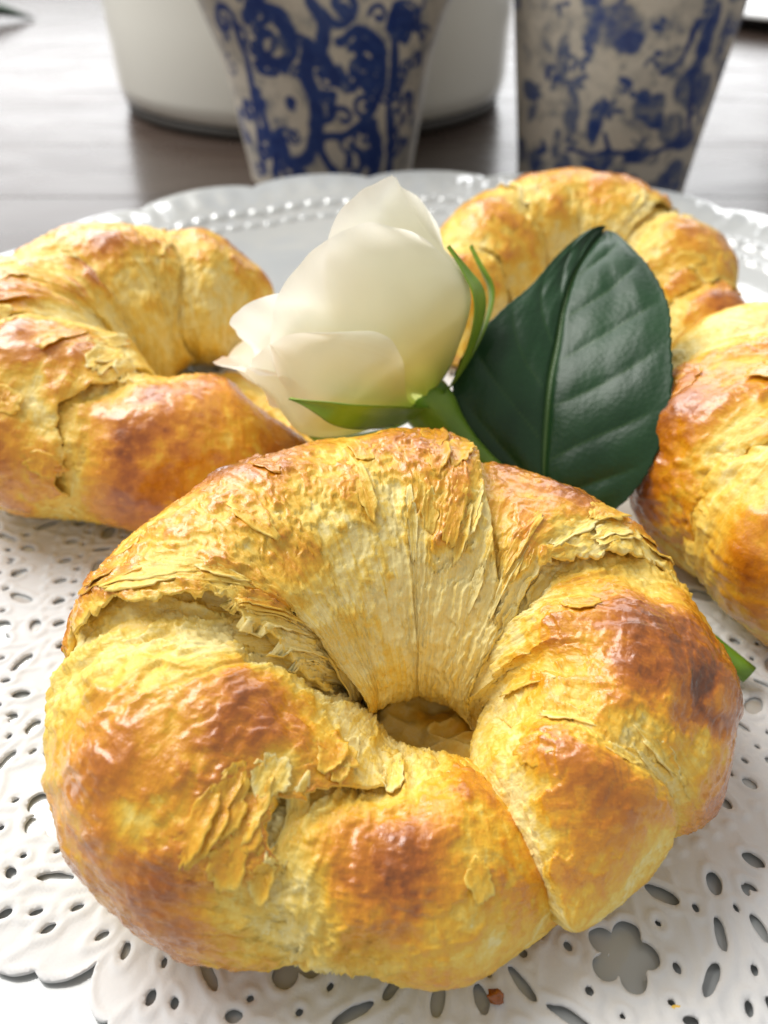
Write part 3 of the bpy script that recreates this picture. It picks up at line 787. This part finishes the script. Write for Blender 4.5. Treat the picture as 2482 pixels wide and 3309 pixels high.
# leaf
TVv, THh = .625, .625 * .75
def at(px, py, d):
    return np.array([0, 0, 15.7]) + d * (-B_ + (px - 829.5) / 829.5 * THh * R_ - (py - 1106) / 1106 * TVv * U_)
def leaf_material():
    m, nt, b = new_mat('leaf_green')
    co = obj_co(nt); vn = attr(nt, 'vein')
    r = ramp(nt, [(.3, (.006, .034, .010)), (.7, (.012, .052, .016))], noise_n(nt, 70, 4, .6, co))
    mx = nd(nt, 'ShaderNodeMix'); mx.data_type = 'RGBA'
    nt.links.new(vn, mx.inputs[0]); nt.links.new(r.outputs[0], mx.inputs[6]); mx.inputs[7].default_value = (.07, .14, .03, 1)
    nt.links.new(mx.outputs[2], b.inputs['Base Color'])
    b.inputs['Roughness'].default_value = .38; b.inputs['Specular IOR Level'].default_value = .36
    v = nd(nt, 'ShaderNodeTexVoronoi'); v.inputs['Scale'].default_value = 700; nt.links.new(co, v.inputs['Vector'])
    bump(nt, b, math_n(nt, 'ADD', v.outputs['Distance'], noise_n(nt, 300, 3, .6, co)), .12, .0005)
    return m
M_LEAF = leaf_material()
def build_leaf():
    rows = [  # left edge, midrib, right edge: picture direction and distance
        ((1172, 1130, 22.6), (1178, 1130, 22.6), (1184, 1130, 22.6)),
        ((1060, 1060, 22.9), (1175, 1075, 22.3), (1310, 1110, 21.7)),
        ((1000, 950, 23.0), (1174, 1000, 22.2), (1380, 1050, 21.4)),
        ((978, 840, 23.0), (1180, 900, 22.4), (1428, 960, 21.2)),
        ((1010, 755, 23.2), (1188, 815, 22.7), (1452, 850, 21.3)),
        ((1080, 680, 23.6), (1203, 735, 23.1), (1450, 740, 21.9)),
        ((1146, 625, 24.0), (1216, 660, 23.6), (1442, 660, 22.6)),
        ((1205, 556, 24.5), (1240, 590, 24.2), (1402, 582, 23.5)),
        ((1255, 512, 24.9), (1277, 528, 24.8), (1356, 537, 24.4)),
        ((1300, 490, 25.4), (1308, 494, 25.5), (1318, 508, 25.4))]
    A = np.array([[at(*p) for p in r] for r in rows])                     # rows x 3 x 3
    n, m = 150, 101
    Lc, Mc, Rc = [crom(A[:, k], np.linspace(0, 1, n)) for k in range(3)]
    u = np.linspace(-1, 1, m)[None, :, None]
    V = np.where(u < 0, Mc[:, None] + (Lc - Mc)[:, None] * (-u), Mc[:, None] + (Rc - Mc)[:, None] * u)
    v = np.linspace(0, 1, n)[:, None]; uu = np.linspace(-1, 1, m)[None, :]
    # fine teeth along the margin
    tooth = ((v * 34) % 1.0)
    V = V + ((V - Mc[:, None]) * (.016 * (tooth - .5) * sst(.9, 1, np.abs(uu)) * sst(0, .1, v) * sst(1, .95, v))[..., None])
    du = np.gradient(V, axis=0); dv = np.gradient(V, axis=1); nn = np.cross(du, dv); nn /= np.linalg.norm(nn, axis=-1)[..., None] + 1e-12
    if (nn[n // 2, m // 2] @ B_) < 0: nn = -nn
    ph = v * 7.5 - np.abs(uu) * 1.5 + .35 * (uu > 0)
    sidev = np.abs((ph % 1.0) - .5) * 2                                   # 0 mid panel .. 1 at side vein
    h = .065 * (1 - sidev ** 2.2) * sst(.02, .25, np.abs(uu)) * sst(1.0, .7, np.abs(uu)) * sst(0, .1, v) * sst(1, .85, v)
    h = h - .12 * np.exp(-(uu / .035) ** 2) + .25 * (np.abs(uu) ** 1.4) * .6
    Pn = np.stack([uu * 3 + 0 * v, v * 5 + 0 * uu, 0 * v * uu], -1)
    h = h + .05 * fbm(Pn, .8, 2, 3.0) + .004 * fbm(Pn, 5, 2, 8.0)
    T = V + nn * h[..., None]; Bt = T - nn * .045
    vein = np.clip(np.exp(-(uu / .018) ** 2) * .9 + .28 * sst(.93, 1.0, sidev) * sst(.02, .1, np.abs(uu)) * sst(.95, .7, np.abs(uu)), 0, 1)
    W = np.concatenate([T, Bt[:, ::-1]], 1); vv = np.concatenate([vein, vein[:, ::-1]], 1)
    grid('leaf', W, M_LEAF, rose, cyc_m=True, attrs={'vein': vv}, origin=ro)
    b0 = A[0, 1]
    j = S0 * .45 + STEM_END * .55
    tube('leaf_stalk', [(*b0, .06), (*(b0 * .5 + j * .5 + np.array([0, .2, -.2])), .08), (*j, .11)], M_STEM, rose, 16, 10, ro)
build_leaf()

# ---------------------------------------------------------------- pots behind the platter
def print_material(name, glossy=.35):
    m, nt, b = new_mat(name)
    co = obj_co(nt); ink = attr(nt, 'ink')
    n = noise_n(nt, 60, 5, .65, co); n2 = noise_n(nt, 240, 3, .6, co)
    f = math_n(nt, 'MULTIPLY_ADD', math_n(nt, 'SUBTRACT', n2, .5), .35, math_n(nt, 'MULTIPLY_ADD', math_n(nt, 'SUBTRACT', n, .5), .55, ink), True)
    r = ramp(nt, [(0.0, (.58, .53, .45)), (.20, (.42, .39, .34)), (.36, (.15, .17, .23)), (.56, (.028, .060, .21)), (1.0, (.010, .028, .15))], f)
    nt.links.new(r.outputs[0], b.inputs['Base Color'])
    b.inputs['Roughness'].default_value = glossy
    bump(nt, b, n2, .2, .001)
    return m
M_PRINT = print_material('blue_transfer_print')

def ink_strokes(prof_z, th, strokes, blobs, rad):
    """signed closeness to painted strokes; th measured from the camera-facing side, positive to the right; cm units"""
    X = th * rad; Z = prof_z + 0 * X
    Q = np.stack([X, Z, 0 * X + 5.0], -1)
    X, Z = X + .20 * fbm(Q, .55, 2, 3.0), Z + .20 * fbm(Q, .55, 2, 8.0)
    ink = .24 * sst(-.2, .4, fbm(Q, .6, 3, 13.0))
    for pts, w in strokes:
        c = crom(np.array(pts, float), np.linspace(0, 1, 40))
        d = np.full(ink.shape, 1e9)
        for a, b in zip(c[:-1], c[1:]):
            ab = b - a; L = ab @ ab + 1e-12
            t = np.clip(((X - a[0]) * ab[0] + (Z - a[1]) * ab[1]) / L, 0, 1)
            d = np.minimum(d, (X - a[0] - t * ab[0]) ** 2 + (Z - a[1] - t * ab[1]) ** 2)
        ink = np.maximum(ink, .85 * sst(w * 1.08, w * .45, np.sqrt(d)))
    for (x, z, rx, rz, rot, s) in blobs:
        c_, s_ = math.cos(rot), math.sin(rot)
        u, v = (X - x) * c_ + (Z - z) * s_, -(X - x) * s_ + (Z - z) * c_
        ink = np.maximum(ink, s * sst(1.25, .8, np.sqrt((u / rx) ** 2 + (v / rz) ** 2)))
    return np.clip(ink * (.86 + .30 * fbm(Q, 1.3, 2, 17.0)), 0, 1)

def spiral(x, z, r, turns, a0, hand=1):
    t = np.linspace(0, 1, 12)
    return [(x + r * (1 - .85 * q) * math.cos(a0 + hand * turns * 2 * math.pi * q), z + r * (1 - .85 * q) * math.sin(a0 + hand * turns * 2 * math.pi * q)) for q in t]

def patterned_pot(name, cx, cy, prof, strokes, blobs, label, wall=.5):
    pr = np.array(prof, float)
    zz = np.linspace(pr[0, 1], pr[-1, 1], 220); rr = np.interp(zz, pr[:, 1], pr[:, 0])
    K = np.hanning(41); K /= K.sum(); rr = np.convolve(np.pad(rr, 20, 'edge'), K, 'valid')
    inner = [(rr[-1] - wall * .5, zz[-1] + .25)] + [(rr[k] - wall, zz[k]) for k in range(219, 10, -12)] + [(.01, zz[10])]
    P = np.vstack([[(.01, zz[0])], [(rr[0] - .3, zz[0])], np.stack([rr, zz], -1), inner])
    n = 360
    root = None
    th = np.linspace(0, 2 * math.pi, n, endpoint=False)
    rel = (th + math.pi / 2 + math.pi) % (2 * math.pi) - math.pi        # 0 towards the camera (-y)
    ink = np.zeros((len(P), n))
    ink[2:222] = ink_strokes(zz[:, None], rel[None, :], strokes, blobs, rr[:, None])
    V = np.stack([cx + P[:, :1] * np.cos(th), cy + P[:, :1] * np.sin(th), P[:, 1:2] + 0 * th], -1)
    o = grid(name, V, M_PRINT, None, cyc_m=True, attrs={'ink': ink}, origin=(cx, cy, Z_T), flip=True)
    tag(o, label, 'pot', 'blue and white pots on the table')
    return o
# scroll-work pot; stroke coordinates in cm: across the front, height over the sea of the table
rs = np.random.RandomState(4)
st1 = [(spiral(-3.1, 7.4, 1.5, 1.3, 1.2, -1), .42), ([(-4.6, 8.8), (-3.6, 9.6), (-2.0, 9.0), (-1.6, 7.4), (-2.4, 6.0)], .45), (spiral(-3.6, 9.3, .8, 1.0, 3.0), .28),
       (spiral(2.6, 6.3, 1.3, 1.4, 2.2, -1), .33), ([(1.2, 7.7), (2.6, 8.2), (3.9, 7.2), (4.0, 5.2), (3.0, 3.2), (1.6, 2.3), (-.3, 1.9)], .36),
       ([(-.6, 7.4), (-.9, 5.6), (-.4, 4.2), (-.6, 2.6), (-1.2, .6), (-2.6, .3), (-3.2, 2.0)], .62), ([(-.4, 4.2), (.6, 4.6), (.5, 3.4), (-.4, 3.0)], .34),
       ([(-.4, 1.8), (.2, .2), (1.0, -1.0), (2.2, -.6), (2.4, .8), (1.7, 1.2), (1.5, .2)], .33), ([(3.2, 2.6), (3.6, 1.0), (3.3, -.8), (2.6, -1.6)], .6), (spiral(-1.9, -1.0, .75, 1.0, 0), .26),
       ([(-4.6, 4.6), (-4.2, 2.6), (-3.6, .8), (-3.9, -.8)], .40), ([(-5.6, 8.4), (-5.2, 6.0), (-5.0, 4.0), (-5.1, 1.6), (-4.9, -.8)], .34),
       ([(4.7, 8.8), (4.9, 6.2), (4.6, 3.6), (4.9, 1.2), (4.5, -1.2)], .42), (spiral(5.3, 4.4, .7, 1.2, 1.0), .24), (spiral(-5.9, 3.0, .7, 1.2, 1.0), .24),
       (spiral(1.4, 9.6, 1.1, 1.2, 3.4), .3), (spiral(5.6, 8.6, 1.1, 1.1, 2.4), .36), (spiral(-6.6, 8.4, 1.0, 1.1, .4), .3), ([(-.2, 9.8), (.4, 8.4), (.1, 7.2), (.9, 5.4)], .5)]
bl1 = [(-2.0, 7.6, .8, 1.0, .3, .8), (0.2, 6.6, .75, 1.4, .2, .55), (1.3, 5.4, .6, 1.3, .3, .6), (-.6, 5.0, .5, .8, 0, .85), (3.0, .4, .6, 1.0, .2, .8), (-4.0, 1.2, .5, 1.2, .1, .6), (2.4, -1.5, .9, .4, 0, .7), (-3.7, -1.3, .5, .5, 0, .5)]
for q in range(26):
    a = rs.uniform(8, 28) * rs.choice([-1, 1]); z = rs.uniform(-1, 16); st1.append((spiral(a, z, rs.uniform(.6, 1.5), 1.2, rs.uniform(0, 6), rs.choice([-1, 1])), rs.uniform(.25, .45)))
for q in range(14):
    st1.append((spiral(rs.uniform(-7, 7), rs.uniform(10.5, 17), rs.uniform(.7, 1.4), 1.2, rs.uniform(0, 6)), .35))
for q in range(80):
    st1.append((spiral(rs.uniform(-7.5, 7.5), rs.uniform(-1.8, 9.5), rs.uniform(.35, .85), rs.uniform(.7, 1.4), rs.uniform(0, 6), rs.choice([-1, 1])), rs.uniform(.12, .22)))
patterned_pot('scroll_pot', -3.9, 64.0, [(5.9, Z_T), (6.25, 0.0), (6.55, 2.0), (6.85, 4.0), (7.3, 6.2), (8.3, 8.8), (9.6, 12), (10.6, 15), (11, 17)], st1, [(x, z, .7 * a, .7 * b, r, .85 * q) for (x, z, a, b, r, q) in bl1],
              'flared beige pot printed with dark blue scrollwork, standing in front of the white bucket')
bl2 = [(-2.4, 8.8, 1.7, 1.2, .1, .6), (-1.2, 8.0, .8, .7, .3, .8), (-3.9, 4.0, .5, 1.5, .1, .55), (-2.4, 3.6, .5, 1.3, 0, .75), (.6, 4.6, 1.1, .7, .2, .65), (.2, 5.2, .5, .5, 0, .75), (1.3, 3.9, .7, .5, -.5, .6),
       (3.6, 8.4, .6, 1.5, -.1, .75), (3.3, 5.6, 1.2, 1.3, .2, .65), (4.6, 5.0, .7, 1.2, .2, .6), (2.6, 3.2, 1.0, 1.0, .4, .55), (4.0, 2.4, 1.1, .7, 0, .65), (.4, 1.7, .7, .45, -.1, .8), (1.8, 1.6, .4, .5, 0, .6), (-1.9, 1.2, 1.0, .5, .1, .6), (-3.9, .2, .6, 1.4, .1, .65), (-2.6, -.8, .8, .7, .2, .55), (.8, -1.2, .9, .8, -.4, .75), (3.0, -.6, .9, 1.2, .1, .7), (3.6, .6, .7, .6, 0, .6), (2.6, -1.7, 1.4, .6, .1, .7), (1.6, 7.0, .8, 1.0, .6, .5), (5.2, 8, .5, 1.4, 0, .5), (-5, 6.8, .5, 1.6, 0, .5), (-4.6, 2, .4, 1, 0, .5), (4.4, .2, .5, .8, .2, .6)]
st2 = [([(-3.8, 1.8), (-1.0, 1.9), (1.0, 1.9), (4.4, 2.4)], .16), ([(-1.6, -1.6), (-1.2, .6), (-1.6, 3.0)], .14), ([(1.0, 6.4), (2.2, 7.4), (2.6, 9.0)], .2), ([(3.6, 9), (3.4, 6), (4.0, 3)], .22)]
for q in range(60):
    a = rs.uniform(6, 22) * rs.choice([-1, 1]); bl2.append((a, rs.uniform(-1.5, 16), rs.uniform(.5, 1.2), rs.uniform(.4, 1.1), rs.uniform(0, 3), .6))
for q in range(14): bl2.append((rs.uniform(-7, 7), rs.uniform(10.5, 17), rs.uniform(.5, 1.3), rs.uniform(.5, 1.1), rs.uniform(0, 3), .65))
for q in range(60):
    x0, z0, a0 = rs.uniform(-7, 7), rs.uniform(-1.8, 10), rs.uniform(0, 6.3)
    for e in range(rs.randint(2, 5)):
        a1 = a0 + e * 1.1; bl2.append((x0 + .42 * math.cos(a1), z0 + .42 * math.sin(a1), rs.uniform(.25, .48), rs.uniform(.12, .24), a1, rs.uniform(.45, .8)))
patterned_pot('floral_pot', 15.2, 60.0, [(5.7, Z_T), (6.0, 1.0), (6.5, 5.0), (7.05, 9.4), (7.5, 13), (7.8, 16)], st2, [(x, z, a, b, r, .82 * q) for (x, z, a, b, r, q) in bl2],
              'straight tapering beige pot printed with dark blue leaves and flowers, behind the pale back croissant')

def enamel():
    m, nt, b = simple('white_enamel', (.84, .83, .76), .20, .5)
    return m
M_ENAMEL = enamel(); M_RIM = simple('dark_rim', (.05, .045, .04), .5)[0]
bucket = empty('bucket', (-6.9, 90, Z_T)); tag(bucket, 'large smooth white enamel bucket with dark bottom edge, farthest back on the table', 'bucket')
bp = [(.01, Z_T + .9), (17.7, Z_T + .9), (18.4, Z_T + 1.3), (18.7, Z_T + 2.6), (18.8, 6), (19.0, 14), (19.3, 26), (19.7, 27), (19.3, 27.4), (18.5, 26), (18.1, 2), (.01, 2)]
lathe('bucket_body', bp, -6.9, 90, M_ENAMEL, bucket, 160, origin=(-6.9, 90, Z_T))
lathe('foot_ring', [(17.0, Z_T + .02), (18.0, Z_T + .02), (18.2, Z_T + .9), (17.0, Z_T + .95), (17.0, Z_T + .02)], -6.9, 90, M_RIM, bucket, 120, origin=(-6.9, 90, Z_T))

# ---------------------------------------------------------------- small things
M_CRUMB = M_PASTRY
def crumb(x, y, size, tone, label, seed, z=.22):
    n, m = 10, 14
    a = np.linspace(0, 2 * math.pi, m, endpoint=False)[None, :]; b = np.linspace(0, math.pi, n)[:, None]
    D = np.stack([np.sin(b) * np.cos(a), np.sin(b) * np.sin(a), np.cos(b) + 0 * a], -1)
    V = D * (size * (1 + .55 * fbm(D, 1.4, 2, seed)))[..., None] * np.array([1.2, .9, .55]) + np.array([x, y, z + size * .35])
    o = grid('pastry_crumb', V, M_CRUMB, None, cyc_m=True, attrs={'bake': np.full((n, m), tone)}, origin=(x, y, z), flip=True)
    tag(o, label, 'crumb', 'crumbs on the doily')
crumb(1.95, 6.05, .12, .85, 'dark brown crumb on the doily just in front of the nearest croissant', 1.0)
crumb(5.05, 5.85, .08, .22, 'small yellow crumb on the doily near the bottom edge', 6.0)
crumb(6.95, 10.9, .15, .30, 'golden crumb beside the outer curve of the nearest croissant, near the stem end', 9.0, z=.25)

M_DISH = simple('white_porcelain', (.82, .82, .82), .15, .5)[0]
lathe('serving_dish', [(.01, Z_T + .5), (14, Z_T + .5), (16, Z_T + .02), (18, Z_T + .02), (19, Z_T + .5), (26, Z_T + 1.6), (27.6, Z_T + 1.8), (28, Z_T + 2.2), (27.2, Z_T + 2.5), (24, Z_T + 1.9), (19, Z_T + 1.0), (.01, Z_T + .9)], 71.0, 149.0, M_DISH, None, 120, origin=(71, 149, Z_T))
tag(bpy.data.objects['serving_dish'], 'white porcelain dish rim in the top right corner of the table', 'dish')
M_DKLEAF = green_material('loose_leaf_green', (.010, .028, .012), (.02, .05, .02), .45)
def loose_leaf(x, y, L, W, rz, label, z=Z_T + .15):
    n, m = 24, 11
    v = np.linspace(0, 1, n)[:, None]; u = np.linspace(-1, 1, m)[None, :]
    hw = W * np.sin(math.pi * v ** .8) ** .8 + .02
    X = (v - .5) * L + 0 * u; Y = u * hw; Zz = .5 * np.abs(u) ** 1.5 * hw + .25 * L * .2 * np.sin(v * math.pi)
    c, s_ = math.cos(rz), math.sin(rz)
    T = np.stack([x + X * c - Y * s_, y + X * s_ + Y * c, z + Zz], -1); Bt = T - np.array([0, 0, .06])
    o = grid('loose_leaf', np.concatenate([T, Bt[:, ::-1]], 1), M_DKLEAF, None, cyc_m=True, origin=(x, y, z))
    tag(o, label, 'leaf', 'loose leaves on the table')
loose_leaf(46.0, 92.0, 9.0, 2.2, .5, 'dark green leaf lying on the table at the right edge of the picture')
loose_leaf(-62.0, 140.0, 20.0, 4.0, .35, 'dark green leaf lying in the top left corner of the table')
